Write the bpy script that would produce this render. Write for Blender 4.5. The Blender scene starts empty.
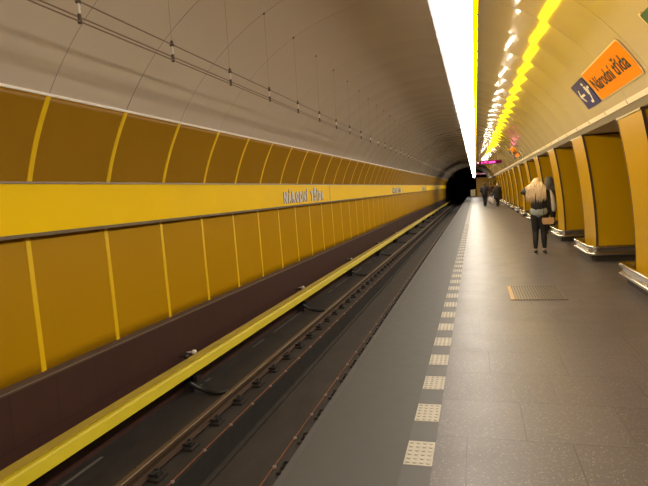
import bpy, bmesh, math, random
from mathutils import Vector, Matrix
random.seed(7)
PI = math.pi
S = bpy.context.scene
COL = S.collection

# ------------------------------------------------------------------ node helpers
def new_mat(name):
    m = bpy.data.materials.new(name); m.use_nodes = True
    nt = m.node_tree; nt.nodes.clear()
    out = nt.nodes.new('ShaderNodeOutputMaterial')
    return m, nt, out
class NT:
    def __init__(s, nt): s.nt = nt
    def n(s, typ, **kw):
        nd = s.nt.nodes.new(typ)
        for k, v in kw.items():
            if k.startswith('i_'): s.put(nd.inputs[k[2:].replace('_', ' ')], v)
            else: setattr(nd, k, v)
        return nd
    def put(s, sock, v):
        if isinstance(v, bpy.types.NodeSocket): s.nt.links.new(v, sock)
        else: sock.default_value = v
    def math(s, op, a, b=0.0, c=0.0):
        nd = s.nt.nodes.new('ShaderNodeMath'); nd.operation = op
        s.put(nd.inputs[0], a); s.put(nd.inputs[1], b); s.put(nd.inputs[2], c)
        return nd.outputs[0]
    def mix(s, f, a, b):
        nd = s.nt.nodes.new('ShaderNodeMix'); nd.data_type = 'RGBA'
        s.put(nd.inputs[0], f); s.put(nd.inputs[6], a); s.put(nd.inputs[7], b)
        return nd.outputs[2]
    def ramp(s, f, stops):
        nd = s.nt.nodes.new('ShaderNodeValToRGB'); s.put(nd.inputs[0], f)
        e = nd.color_ramp.elements
        while len(e) < len(stops): e.new(0.5)
        for el, (p, c) in zip(e, stops): el.position = p; el.color = c
        return nd.outputs[0]
def c4(c): return (c[0], c[1], c[2], 1.0)
def basic(name, col, rough=.5, metal=0., spec=.5, var=.12, scale=6., bump=0., bscale=60., coat=0.):
    """principled surface with a little procedural unevenness of its own colour and gloss"""
    m, nt, out = new_mat(name); k = NT(nt)
    geo = k.n('ShaderNodeNewGeometry')
    noi = k.n('ShaderNodeTexNoise', i_Vector=geo.outputs['Position'], i_Scale=scale, i_Detail=4.)
    a = c4([x*(1-var) for x in col]); b = c4([min(1, x*(1+var)) for x in col])
    cc = k.mix(noi.outputs['Fac'], a, b)
    p = k.n('ShaderNodeBsdfPrincipled')
    k.put(p.inputs['Base Color'], cc)
    k.put(p.inputs['Roughness'], k.math('MULTIPLY_ADD', noi.outputs['Fac'], rough*.3, rough*.85))
    p.inputs['Metallic'].default_value = metal
    p.inputs['Specular IOR Level'].default_value = spec
    p.inputs['Coat Weight'].default_value = coat
    p.inputs['Coat Roughness'].default_value = .1
    if bump:
        n2 = k.n('ShaderNodeTexNoise', i_Vector=geo.outputs['Position'], i_Scale=bscale, i_Detail=3.)
        bp = k.n('ShaderNodeBump', i_Strength=bump, i_Distance=.01, i_Height=n2.outputs['Fac'])
        k.put(p.inputs['Normal'], bp.outputs[0])
    nt.links.new(p.outputs[0], out.inputs[0])
    return m
def emit(name, col, st):
    m, nt, out = new_mat(name); k = NT(nt)
    e = k.n('ShaderNodeEmission', i_Color=c4(col), i_Strength=st)
    nt.links.new(e.outputs[0], out.inputs[0]); return m

# ------------------------------------------------------------------ materials
M = {}
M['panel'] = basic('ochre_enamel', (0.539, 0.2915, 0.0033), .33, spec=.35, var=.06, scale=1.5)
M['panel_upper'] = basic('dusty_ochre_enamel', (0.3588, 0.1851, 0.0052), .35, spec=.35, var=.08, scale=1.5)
M['band'] = basic('bright_yellow_enamel', (.93, .615, .001), .55, spec=.1, var=.04, scale=1.2)
M['rib'] = basic('yellow_rib', (.82, .53, .004), .4, var=.05)
M['plinth_metal'] = basic('worn_metal_strip', (0.1326, 0.0819, 0.0507), .45, metal=.2, var=.2)
M['bright_line'] = basic('bright_metal_line', (0.3276, 0.2808, 0.2184), .35, metal=.5, var=.1)
M['trim_metal'] = basic('band_edge_metal', (0.195, 0.1482, 0.0936), .4, metal=.6, var=.2)
M['white_trim'] = basic('white_trim', (0.8883, 0.8341, 0.7475), .4, var=.05)
M['chrome'] = basic('chrome', (.78, .76, .74), .16, metal=1., var=.05)
M['bronze'] = basic('dark_bronze', (0.1014, 0.0663, 0.0429), .35, metal=.5, var=.2)
M['kick'] = basic('dark_kick', (0.0546, 0.0468, 0.0429), .45, var=.2)
M['pylon'] = basic('pylon_enamel', (0.4561, 0.2683, 0.003354), .36, spec=.07, var=.025, scale=1.5)
M['rail'] = basic('rail_rust', (0.0663, 0.039, 0.02496), .6, metal=.3, var=.3, scale=20)
M['railhead'] = basic('rail_head_steel', (0.1326, 0.0897, 0.0507), .5, metal=.35, var=.2, scale=20)
M['iron'] = basic('dark_iron', (0.0273, 0.0234, 0.02184), .6, metal=.2, var=.3, scale=30)
M['rubber'] = basic('black_rubber', (.012, .012, .012), .5, var=.2)
M['cover'] = basic('third_rail_cover_yellow', (.60, .50, .014), .4, var=.08, scale=3)
M['cover_top'] = basic('third_rail_cover_darker_top', (.36, .265, .03), .5, var=.15, scale=3)  # top face darker and browner than the front
M['orange_cable'] = basic('orange_cable', (.26, .09, .04), .5, var=.1)
M['clip'] = basic('white_clip', (0.372, 0.336, 0.3), .5, var=.1)
M['porcelain'] = basic('white_insulator', (.70, .66, .58), .3, var=.05)
M['brown_knob'] = basic('dark_brown_fitting', (.075, .05, .026), .5, var=.2)
M['wire'] = basic('dark_wire', (.20, .13, .085), .5, metal=.3, var=.1)
M['housing'] = basic('grey_housing', (0.3276, 0.312, 0.3276), .4, metal=.3, var=.05)
M['letter'] = basic('grey_letter_metal', (.62, .60, .62), .45, metal=.0, var=.1)
M['letter_side'] = basic('dark_letter_edge', (.10, .08, .06), .5, var=.1)
M['orange'] = basic('orange_sign', (.88, .285, .004), .6, spec=.06, var=.03)
M['navy'] = basic('navy_sign', (.05, .045, .22), .5, spec=.12, var=.05)
M['green'] = basic('green_sign', (.012, .10, .04), .4, var=.05)
M['sign_border'] = basic('pale_sign_border', (.80, .62, .42), .4, var=.03)
M['black'] = basic('sign_black', (.012, .010, .010), .5, var=.1)
M['white'] = basic('sign_white', (.80, .80, .82), .4, var=.03)
M['edge'] = basic('platform_edge_concrete', (0.04376, 0.04248, 0.0389), .62, var=.16, scale=9, bump=.12, bscale=140)
M['strip_dark'] = basic('dark_strip_paving', (0.05124, 0.04782, 0.04636), .55, var=.15, scale=14)
M['tactile'] = basic('white_tactile_tile', (0.3107, 0.2838, 0.23), .5, var=.12, scale=14)
M['tunnel'] = basic('dark_tunnel_concrete', (.018, .016, .015), .9, var=.3)
M['soffit'] = basic('soffit_white', (0.4836, 0.429, 0.351), .5, var=.06)
M['cream'] = basic('cream_cabinet', (0.39, 0.312, 0.156), .5, var=.08)
M['led_body'] = basic('led_housing', (.035, .008, .016), .4, var=.1)
M['grate'] = basic('grate_steel', (0.1326, 0.1131, 0.0936), .45, metal=.5, var=.15, scale=20)
M['brass'] = basic('brass_frame', (0.3276, 0.195, 0.078), .4, metal=.6, var=.15)
M['dark_gap'] = basic('dark_pit', (.02, .018, .016), .8, var=.1)
M['skin'] = basic('skin', (0.429, 0.2574, 0.1872), .5, var=.06)
M['blonde'] = basic('blonde_hair', (.66, .50, .32), .45, var=.25, scale=40)
M['greyhair'] = basic('grey_hair', (.36, .30, .25), .6, var=.2, scale=40)
M['brownhair'] = basic('dark_brown_hair', (.05, .03, .02), .6, var=.2, scale=40)
M['blackcloth'] = basic('black_cloth', (.009, .008, .008), .75, var=.25, scale=15)
M['navycloth'] = basic('dark_navy_cloth', (.011, .011, .015), .8, var=.25, scale=15)
M['greycloth'] = basic('dark_grey_cloth', (0.0935, 0.085, 0.0935), .8, var=.2, scale=15)
M['redcloth'] = basic('dark_red_cloth', (.055, .014, .012), .8, var=.2, scale=15)
M['shirt'] = basic('grey_blue_shirt', (0.234, 0.2574, 0.2496), .8, var=.12, scale=20)
M['whitecloth'] = basic('white_cloth', (0.4836, 0.429, 0.3744), .75, var=.1)
M['bag'] = basic('tan_leather', (0.4836, 0.2964, 0.1482), .45, var=.08)
M['plasticbag'] = basic('white_plastic_bag', (0.5148, 0.4836, 0.4992), .4, var=.12, scale=20)
M['shoe'] = basic('dark_shoe', (.02, .018, .018), .5, var=.2)
M['sole'] = basic('pale_sole', (.55, .45, .36), .6, var=.1)

def mat_vault():
    m, nt, out = new_mat('vault_enamel'); k = NT(nt)
    geo = k.n('ShaderNodeNewGeometry')
    noi = k.n('ShaderNodeTexNoise', i_Vector=geo.outputs['Position'], i_Scale=.8, i_Detail=5., i_Roughness=.6)
    col = k.mix(noi.outputs['Fac'], (0.5706, 0.4837, 0.3742, 1), (0.6443, 0.5476, 0.4289, 1))
    n2 = k.n('ShaderNodeTexNoise', i_Vector=geo.outputs['Position'], i_Scale=2.2, i_Detail=1.)
    bp = k.n('ShaderNodeBump', i_Strength=.05, i_Distance=.02, i_Height=n2.outputs['Fac'])
    p = k.n('ShaderNodeBsdfPrincipled')
    k.put(p.inputs['Base Color'], col)
    p.inputs['Roughness'].default_value = .065
    p.inputs['Specular IOR Level'].default_value = .5
    k.put(p.inputs['Normal'], bp.outputs[0])
    nt.links.new(p.outputs[0], out.inputs[0]); return m
M['vault'] = mat_vault()
M['seam'] = basic('vault_seam', (0.384, 0.328, 0.256), .3, var=.1)

def mat_granite():
    m, nt, out = new_mat('polished_granite'); k = NT(nt)
    geo = k.n('ShaderNodeNewGeometry')
    sx = k.n('ShaderNodeSeparateXYZ', i_Vector=geo.outputs['Position'])
    X, Y = sx.outputs[0], sx.outputs[1]
    v = k.math('DIVIDE', k.math('SUBTRACT', Y, 3.37), .612)
    row = k.math('FLOOR', v); fv = k.math('FRACT', v)
    wn = k.n('ShaderNodeTexWhiteNoise', noise_dimensions='1D', i_W=row)
    u = k.math('ADD', k.math('DIVIDE', X, .62), wn.outputs['Value'])
    cell = k.math('FLOOR', u); fu = k.math('FRACT', u)
    cx = k.n('ShaderNodeCombineXYZ', i_X=cell, i_Y=row)
    wt = k.n('ShaderNodeTexWhiteNoise', noise_dimensions='2D', i_Vector=cx.outputs[0])
    # joints
    def near(fr, w): return k.math('LESS_THAN', k.math('MINIMUM', fr, k.math('SUBTRACT', 1.0, fr)), w)
    has = k.math('GREATER_THAN', wt.outputs['Value'], .45)      # some slabs are longer: the joint is missing
    joint = k.math('MAXIMUM', near(fv, 0.0052), k.math('MULTIPLY', near(fu, 0.0052), has))
    # flecks
    dn = k.n('ShaderNodeTexNoise', i_Vector=geo.outputs['Position'], i_Scale=35., i_Detail=2.)
    cm = k.n('ShaderNodeVectorMath', operation='MULTIPLY_ADD'); k.put(cm.inputs[0], dn.outputs['Color']); cm.inputs[1].default_value = (.035, .035, .035); k.put(cm.inputs[2], geo.outputs['Position'])
    vo = k.n('ShaderNodeTexVoronoi', feature='F1', i_Vector=cm.outputs[0], i_Scale=78., i_Randomness=1.)
    fsep = k.n('ShaderNodeSeparateColor', i_Color=vo.outputs['Color'])
    chip = k.math('MULTIPLY', k.math('GREATER_THAN', fsep.outputs[0], .74), k.math('LESS_THAN', vo.outputs['Distance'], .40))
    vo2 = k.n('ShaderNodeTexVoronoi', feature='F1', i_Vector=geo.outputs['Position'], i_Scale=150., i_Randomness=1.)
    fsep2 = k.n('ShaderNodeSeparateColor', i_Color=vo2.outputs['Color'])
    noi = k.n('ShaderNodeTexNoise', i_Vector=geo.outputs['Position'], i_Scale=3., i_Detail=6.)
    base = k.mix(noi.outputs['Fac'], (0.06741, 0.05678, 0.05672, 1), (0.09676, 0.0828, 0.08277, 1))
    base = k.mix(k.math('MULTIPLY', fsep2.outputs[1], .45), base, (0.03652, 0.03045, 0.0295, 1))
    base = k.mix(k.math('MULTIPLY', wt.outputs['Value'], .22), base, (0.1266, 0.1085, 0.1068, 1))
    base = k.mix(k.math('MULTIPLY', chip, .62), base, (0.224, 0.1845, 0.173, 1))
    base = k.mix(k.math('MULTIPLY', joint, .7), base, (0.01704, 0.01384, 0.01322, 1))
    p = k.n('ShaderNodeBsdfPrincipled')
    k.put(p.inputs['Base Color'], base)
    k.put(p.inputs['Roughness'], k.math('ADD', .37, k.math('MULTIPLY', noi.outputs['Fac'], .14)))
    p.inputs['Specular IOR Level'].default_value = .40
    nt.links.new(p.outputs[0], out.inputs[0]); return m
M['granite'] = mat_granite()

def mat_plinth():
    m, nt, out = new_mat('maroon_plinth_tile'); k = NT(nt)
    geo = k.n('ShaderNodeNewGeometry')
    sx = k.n('ShaderNodeSeparateXYZ', i_Vector=geo.outputs['Position'])
    v = k.math('DIVIDE', k.math('ADD', sx.outputs[2], 1.2), .60)
    row = k.math('FLOOR', v)
    u = k.math('ADD', k.math('DIVIDE', sx.outputs[1], .58), k.math('MULTIPLY', row, .5))
    fu = k.math('FRACT', u); fv = k.math('FRACT', v)
    j = k.math('MAXIMUM', k.math('LESS_THAN', fu, .012), k.math('LESS_THAN', fv, .012))
    cx = k.n('ShaderNodeCombineXYZ', i_X=k.math('FLOOR', u), i_Y=row)
    wt = k.n('ShaderNodeTexWhiteNoise', noise_dimensions='2D', i_Vector=cx.outputs[0])
    noi = k.n('ShaderNodeTexNoise', i_Vector=geo.outputs['Position'], i_Scale=5., i_Detail=6.)
    base = k.mix(noi.outputs['Fac'], (0.04972, 0.02016, 0.01541, 1), (0.06961, 0.02964, 0.02371, 1))
    base = k.mix(k.math('MULTIPLY', wt.outputs['Value'], .25), base, (0.03646, 0.01482, 0.01304, 1))
    base = k.mix(j, base, (0.01989, 0.008892, 0.007114, 1))
    p = k.n('ShaderNodeBsdfPrincipled')
    k.put(p.inputs['Base Color'], base); p.inputs['Roughness'].default_value = .5
    nt.links.new(p.outputs[0], out.inputs[0]); return m
M['plinth'] = mat_plinth()

def mat_bed():
    m, nt, out = new_mat('oily_track_concrete'); k = NT(nt)
    geo = k.n('ShaderNodeNewGeometry')
    mp = k.n('ShaderNodeVectorMath', operation='MULTIPLY'); k.put(mp.inputs[0], geo.outputs['Position']); mp.inputs[1].default_value = (1, .35, 1)
    noi = k.n('ShaderNodeTexNoise', i_Vector=mp.outputs[0], i_Scale=4., i_Detail=7., i_Roughness=.65)
    base = k.ramp(noi.outputs['Fac'], [(.30, (0.01451, 0.01123, 0.009828, 1)), (.55, (0.02515, 0.02012, 0.01778, 1)), (.75, (0.03627, 0.02902, 0.02527, 1))])
    sx = k.n('ShaderNodeSeparateXYZ', i_Vector=geo.outputs['Position'])
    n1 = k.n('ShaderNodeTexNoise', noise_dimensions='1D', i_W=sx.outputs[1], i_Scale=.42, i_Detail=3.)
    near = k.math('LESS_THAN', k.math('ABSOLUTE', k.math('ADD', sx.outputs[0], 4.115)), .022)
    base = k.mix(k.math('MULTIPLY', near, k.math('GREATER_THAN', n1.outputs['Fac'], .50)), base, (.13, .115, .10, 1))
    p = k.n('ShaderNodeBsdfPrincipled')
    k.put(p.inputs['Base Color'], base); p.inputs['Roughness'].default_value = .75
    bp = k.n('ShaderNodeBump', i_Strength=.3, i_Distance=.02, i_Height=noi.outputs['Fac'])
    k.put(p.inputs['Normal'], bp.outputs[0])
    nt.links.new(p.outputs[0], out.inputs[0]); return m
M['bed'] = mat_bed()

M['lamp_white'] = emit('lamp_diffuser_white', (1.0, .92, .81), 28.0)
M['lamp_slot'] = emit('lamp_slot_white', (1.0, .84, .62), 60.0)
M['lamp_yellow'] = emit('lamp_side_yellow', (1.0, .63, .0), 22.0)
M['led_pink'] = emit('led_pink', (1.0, .07, .36), 7.0)
M['led_white'] = emit('led_white', (1.0, .75, .85), 3.0)
M['led_pale'] = emit('led_pale', (1.0, .62, .72), 1.2)
M['led_dim'] = emit('led_panel_glow', (.55, .01, .14), .22)

# ------------------------------------------------------------------ mesh helpers
class MB:
    """collects shapes for ONE mesh object"""
    def __init__(s): s.v = []; s.f = []; s.m = []
    def add(s, verts, faces, mi=0):
        o = len(s.v); s.v += [tuple(v) for v in verts]
        s.f += [tuple(i+o for i in f) for f in faces]; s.m += [mi]*len(faces)
    def box(s, x0, x1, y0, y1, z0, z1, mi=0):
        v = [(x, y, z) for x in (x0, x1) for y in (y0, y1) for z in (z0, z1)]
        s.add(v, [(0,1,3,2),(4,6,7,5),(0,4,5,1),(2,3,7,6),(0,2,6,4),(1,5,7,3)], mi)
    def prism(s, prof, y0, y1, mi=0, closed=True, ys=None):
        """profile of (x,z) swept along Y"""
        ys = ys or [y0, y1]; n = len(prof); v = []; f = []
        for y in ys: v += [(x, y, z) for x, z in prof]
        for a in range(len(ys)-1):
            for i in range(n if closed else n-1):
                j = (i+1) % n
                f.append((a*n+i, a*n+j, (a+1)*n+j, (a+1)*n+i))
        if closed:
            f.append(tuple(range(n-1, -1, -1))); f.append(tuple((len(ys)-1)*n+i for i in range(n)))
        s.add(v, f, mi)
    def tube(s, pts, r, n=8, mi=0, closed=False, caps=True):
        pts = [Vector(p) for p in pts]; N = len(pts)
        rr = r if isinstance(r, (list, tuple)) else [r]*N
        v = []; f = []; up = None
        for i, p in enumerate(pts):
            if closed: d = pts[(i+1) % N]-pts[i-1]
            else: d = pts[min(i+1, N-1)]-pts[max(i-1, 0)]
            d = d.normalized() if d.length > 1e-9 else Vector((0, 0, 1))
            if up is None: up = Vector((0, 0, 1)) if abs(d.z) < .9 else Vector((1, 0, 0))
            a = d.cross(up)
            if a.length < 1e-6: a = d.cross(Vector((0, 1, .1)))
            a.normalize(); b = d.cross(a).normalized()
            for k in range(n):
                t = 2*PI*k/n
                v.append(p + (a*math.cos(t)+b*math.sin(t))*rr[i])
        for i in range(N if closed else N-1):
            j = (i+1) % N
            for k in range(n):
                l = (k+1) % n
                f.append((i*n+k, i*n+l, j*n+l, j*n+k))
        if caps and not closed:
            f.append(tuple(range(n-1, -1, -1))); f.append(tuple((N-1)*n+k for k in range(n)))
        s.add(v, f, mi)
    def lathe(s, c, prof, n=16, mi=0):
        """(r,z) profile about the vertical through c"""
        v = []; f = []; P = len(prof)
        for r, z in prof:
            for k in range(n):
                t = 2*PI*k/n; v.append((c[0]+r*math.cos(t), c[1]+r*math.sin(t), c[2]+z))
        for i in range(P-1):
            for k in range(n):
                l = (k+1) % n; f.append((i*n+k, i*n+l, (i+1)*n+l, (i+1)*n+k))
        f.append(tuple(range(n-1, -1, -1))); f.append(tuple((P-1)*n+k for k in range(n)))
        s.add(v, f, mi)
    def build(s, name, mats, parent=None, smooth=False, loc=None, bevel=0):
        me = bpy.data.meshes.new(name)
        me.from_pydata(s.v, [], s.f); me.validate()
        mats = mats if isinstance(mats, (list, tuple)) else [mats]
        for m in mats: me.materials.append(m)
        if len(mats) > 1 and len(me.polygons) == len(s.m):
            me.polygons.foreach_set('material_index', s.m)
        bm = bmesh.new(); bm.from_mesh(me); bmesh.ops.recalc_face_normals(bm, faces=bm.faces)
        if bevel:
            bmesh.ops.bevel(bm, geom=[e for e in bm.edges if len(e.link_faces) == 2 and e.calc_face_angle(0) > .6], offset=bevel, segments=2, affect='EDGES', profile=.6)
        bm.to_mesh(me); bm.free()
        if smooth: me.polygons.foreach_set('use_smooth', [True]*len(me.polygons))
        me.update()
        return link(name, me, parent, loc)
def link(name, me, parent=None, loc=None):
    o = bpy.data.objects.new(name, me); COL.objects.link(o)
    if parent: o.parent = parent
    if loc: o.location = loc
    return o
def tag(o, label, cat, group=None):
    o['label'] = label; o['category'] = cat
    if group: o['group'] = group
    return o
def thing(name, label, cat, loc=(0, 0, 0), group=None, rz=0):
    o = bpy.data.objects.new(name, None); COL.objects.link(o)
    o.empty_display_size = .2; o.location = loc; o.rotation_euler = (0, 0, rz)
    return tag(o, label, cat, group)
def struct(o): o['kind'] = 'structure'; return o
def copy_tree(o, parent=None):
    c = o.copy(); COL.objects.link(c)
    if parent: c.parent = parent
    for ch in list(o.children): copy_tree(ch, c)
    return c
ONES = 'zeroth first second third fourth fifth sixth seventh eighth ninth tenth eleventh twelfth thirteenth fourteenth fifteenth sixteenth seventeenth eighteenth nineteenth twentieth'.split()
def ordn(i):
    if i <= 20: return ONES[i]
    return ('twenty-' if i < 30 else 'thirty-') + ONES[i % 10] if i % 10 else 'thirtieth'

# ------------------------------------------------------------------ the station's measures
CX, CZ, R = -1.0, 1.0, 3.3            # axis and radius of the station vault
Y0, Y1 = -10.0, 82.0                  # from the wall behind the camera to the tunnel mouth
BAY, SEAM0 = 1.16, 4.22               # width of the cladding bays, one seam
A_SK, A_FA, A_PT = 27.4, 28.6, 149.0  # vault angles: lower rim, top of the rim band, top of the yellow panels
def arc(a, r=R): a = math.radians(a); return (CX+r*math.cos(a), CZ+r*math.sin(a))
def xwall(z, r=R): return CX-math.sqrt(r*r-(max(z, 1.4)-CZ)**2)+max(0, 1.4-z)*.018
k0 = math.ceil((Y0-SEAM0)/BAY); k1 = math.floor((Y1-SEAM0)/BAY)
SEAMS = [SEAM0+BAY*k for k in range(k0, k1+1)]

# ---- ceiling: enamel vault, each bay slightly dished between its seams
def build_vault():
    mb = MB(); NA = 72
    bounds = [Y0]+SEAMS+[Y1]
    for a, b in zip(bounds, bounds[1:]):
        L = b-a
        if L < .02: continue
        g = .006
        sub = 10; ys = [a+g+(L-2*g)*i/sub for i in range(sub+1)]
        dish = .0048*random.uniform(.6, 1.4)
        tilt = random.uniform(-.003, .003)
        v = []; f = []
        for i, y in enumerate(ys):
            t = i/sub
            r = R+dish*math.sin(PI*t)+tilt*(t-.5)*2
            for q in range(NA+1):
                an = A_FA+(A_PT-A_FA)*q/NA; x, z = arc(an, r); v.append((x, y, z))
        n = NA+1
        for i in range(sub):
            for q in range(NA): f.append((i*n+q, i*n+q+1, (i+1)*n+q+1, (i+1)*n+q))
        mb.add(v, f)
    o = mb.build('ceiling', M['vault'], smooth=True); struct(o)
    # seam lips
    mb = MB()
    for y in SEAMS:
        v = []; f = []; prof = [(-.008, .004), (-.004, -.002), (0, -.003), (.004, -.002), (.008, .004)]
        for q in range(NA+1):
            an = A_FA+(A_PT-A_FA)*q/NA
            for dy, dr in prof: x, z = arc(an, R+dr); v.append((x, y+dy, z))
        n = len(prof)
        for q in range(NA):
            for i in range(n-1): f.append((q*n+i, q*n+i+1, (q+1)*n+i+1, (q+1)*n+i))
        mb.add(v, f)
    struct(mb.build('trim_1', M['seam'], smooth=True))
build_vault()
# closed shell above the vault so that no light leaks
mb = MB(); mb.prism([arc(a, R+.08) for a in range(26, 152, 3)], Y0, Y1, closed=False); struct(mb.build('ceiling_backing', M['tunnel']))
# white rim of the vault over the pylons and soffit of the passages
a, b, c, d = arc(A_SK, R-.02), arc(A_FA, R-.02), arc(A_FA, R+.03), arc(A_SK, R+.06)
mb = MB(); mb.prism([a, b, c, d], Y0, Y1); struct(mb.build('trim_2', M['white_trim']))
SOF = a[1]
SOF -= .065
mb = MB(); mb.prism([(a[0]+.012, a[1]+.004), (2.02, SOF+.002), (7.2, SOF+.002), (7.2, SOF+.12), (a[0]+.04, a[1]+.06)], Y0, Y1); struct(mb.build('ceiling_passage', M['soffit']))
# joints of the rim band: narrow battens
mb = MB()
for y in SEAMS:
    p, q = arc(A_SK+.2, R-.026), arc(A_FA-.1, R-.026); p2, q2 = arc(A_SK+.2, R-.015), arc(A_FA-.1, R-.015)
    mb.prism([p, q, q2, p2], y-.004, y+.004)
struct(mb.build('trim_3', M['seam']))

# ---- left wall: yellow panels, ribs, sign band, maroon plinth
ZB0, ZB1 = 1.40, 1.88
up = [(xwall(z), z) for z in [ZB1+(2.70-ZB1)*i/14 for i in range(15)]]
lo = [(xwall(z), z) for z in [0+(ZB0)*i/14 for i in range(15)]]
def thick(prof, t): return prof+[(x-t, z) for x, z in reversed(prof)]
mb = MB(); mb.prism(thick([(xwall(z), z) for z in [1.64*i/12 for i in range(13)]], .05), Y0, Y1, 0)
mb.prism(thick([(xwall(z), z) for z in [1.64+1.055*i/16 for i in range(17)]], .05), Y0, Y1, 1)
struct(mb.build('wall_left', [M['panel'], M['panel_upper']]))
for p in bpy.data.objects['wall_left'].data.polygons: p.use_smooth = len(p.vertices) == 4
mb = MB()
for y in SEAMS:
    for pr in (up, lo):
        mb.prism(thick([(x+.010, z) for x, z in pr], .03), y-.029, y+.029)
struct(mb.build('trim_4', M['rib']))
xb = xwall((ZB0+ZB1)/2)
mb = MB(); mb.box(xb-.02, xb+.065, Y0, Y1, ZB0, ZB1); struct(mb.build('trim_5', M['band']))
mb = MB(); mb.box(xb-.02, xb+.085, Y0, Y1, ZB1, ZB1+.022); mb.box(xb-.02, xb+.085, Y0, Y1, ZB0-.035, ZB0)
struct(mb.build('trim_6', M['trim_metal']))
px, pz = arc(A_PT, R)
mb = MB(); mb.prism([(px-.03, pz-.022), (px+.006, pz-.018), (px+.012, pz+.004), (px-.03, pz+.02)], Y0, Y1); struct(mb.build('trim_7', M['white_trim']))
XP = xwall(0)
mb = MB(); mb.box(XP-.1, XP+.012, Y0, Y1, -1.25, -.075); struct(mb.build('baseboard_left', M['plinth']))
mb = MB(); mb.box(XP-.1, XP+.03, Y0, Y1, -.075, -.045); mb.box(XP-.1, XP+.018, Y0, Y1, -.045, .0); 
struct(mb.build('trim_8', M['plinth_metal']))
mb = MB(); mb.box(XP+.01, XP+.034, Y0, Y1, -.056, -.046); struct(mb.build('trim_12', M['bright_line']))

# ---- floors
XE, XS0, XS1 = -1.13, -.463, -.291
mb = MB(); mb.box(XS1, 7.2, Y0, Y1, -.12, 0); struct(mb.build('floor', M['granite']))
mb = MB(); mb.box(XE, XS0, Y0, Y1, -.14, 0); 
for y in [3.9+1.2*i for i in range(-11, 65)]: pass
struct(mb.build('floor_platform_edge', M['edge']))
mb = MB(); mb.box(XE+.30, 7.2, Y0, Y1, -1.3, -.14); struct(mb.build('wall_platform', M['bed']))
mb = MB(); mb.box(XE-.012, XE+.035, Y0, Y1, -.05, .002); struct(mb.build('trim_9', M['strip_dark']))
mb = MB(); mb.box(XS0, XS1, Y0, Y1, -.12, -.001); struct(mb.build('floor_strip', M['strip_dark']))
mb = MB(); TP = .602
for k in range(-21, 131):
    y = 2.965+TP*k
    if y > Y1-.4: break
    mb.box(XS0+.003, XS1-.003, y, y+.30, -.06, .002)
    if k < 34:
        for i in range(4):
            for j in range(6):
                mb.lathe((XS0+.026+i*.040, y+.028+j*.049, .002), [(.013, 0), (.0115, .004), (.006, .0055)], 8)
struct(mb.build('trim_10', M['tactile']))

# ---- track bed with drainage trough
ZT = -1.17
mb = MB()
mb.box(-4.3, -2.97, Y0, Y1+38, ZT-.3, ZT)
mb.box(-2.62, XE+.30, Y0, Y1+38, ZT-.3, ZT)
mb.box(-2.985, -2.955, Y0, Y1+38, ZT-.5, ZT+.03); mb.box(-2.635, -2.605, Y0, Y1+38, ZT-.5, ZT+.03)
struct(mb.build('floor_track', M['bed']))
mb = MB(); mb.box(-2.954, -2.636, Y0, Y1+38, ZT-.49, ZT-.26); mb.box(-2.954, -2.948, Y0, Y1+38, ZT-.26, ZT+.01); struct(mb.build('floor_trough', M['dark_gap']))

# ---- ends
mb = MB(); mb.box(-4.5, 7.3, Y0-.2, Y0, -1.4, 4.6); struct(mb.build('wall_back', M['panel']))
mb = MB(); mb.box(7.2, 7.4, Y0, Y1+.3, -.1, 3.0); struct(mb.build('wall_right', M['panel']))
mb = MB()
prof = [(-4.25, -1.3)]+[arc(a, R+.02) for a in range(195, 16, -3)]+[(2.2, -1.3)]
mb.prism(prof, Y1, Y1+38, closed=False)
mb.box(-4.6, 3, Y1+38, Y1+38.3, -1.6, 4.6)
struct(mb.build('wall_tunnel', M['tunnel']))
mb = MB(); mb.box(.20, 7.3, Y1, Y1+.25, 0, 2.72); mb.box(2.0, 7.3, Y1, Y1+.25, 2.5, 4.4)
struct(mb.build('wall_far', M['panel']))

# ------------------------------------------------------------------ things
# ---- luminaire
LX0, LX1, LZ = -.234, .052, 2.80
lum = thing('luminaire', 'long continuous white strip lamp with a yellow side hanging under the vault', 'lamp', (0, 0, LZ))
YL0, YL1 = -9.0, 58.0
ys = [YL0+(YL1-YL0)*i/60 for i in range(61)]
LC, LW = (LX0+LX1-.03)/2, (LX1-.03-LX0)/2
prof = [(LC-LW*math.cos(PI*q/10), .055-.110*math.sin(PI*q/10)) for q in range(11)]
prof2 = prof
mb = MB(); mb.prism(prof, 0, 0, closed=False, ys=ys); mb.build('diffuser', M['lamp_white'], lum, smooth=True)
mb = MB(); mb.prism([(LX1-.030, .004), (LX1, .006), (LX1+.006, .015), (LX1+.006, .125)], 0, 0, closed=False, ys=ys); mb.build('side_panel', M['lamp_yellow'], lum)['label'] = 'glowing yellow side panel'
mb = MB()
mb.prism([(LX0+.004, .064), (LX0+.004, .145), (LX0+.03, .16), (LX1-.03, .16), (LX1, .152), (LX1+.002, .126), (LX1-.002, .064)], YL0, YL1)
mb.prism([(LX0-.028, .045), (LX0-.002, .045), (LX0-.002, .075), (LX0-.028, .075)], YL0, YL1)
mb.build('housing', M['housing'], lum)
ut = MB(); ut.tube([(0, -.17, 0), (0, .17, 0)], .012, 10); tb = ut.build('uplight_tube', M['lamp_slot'], lum, loc=(LX0+.04, SEAM0+BAY*.5, .215))
for i in range(-11, 45):
    if i == 0: continue
    c = tb.copy(); COL.objects.link(c); c.parent = lum; c.location = (LX0+.04, SEAM0+BAY*(i+.5), .215)
mb = MB()
mb.box(LX0+.03, LX0+.05, YL0, YL1, .155, .20); mb.build('tube_carrier', M['housing'], lum)
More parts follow.
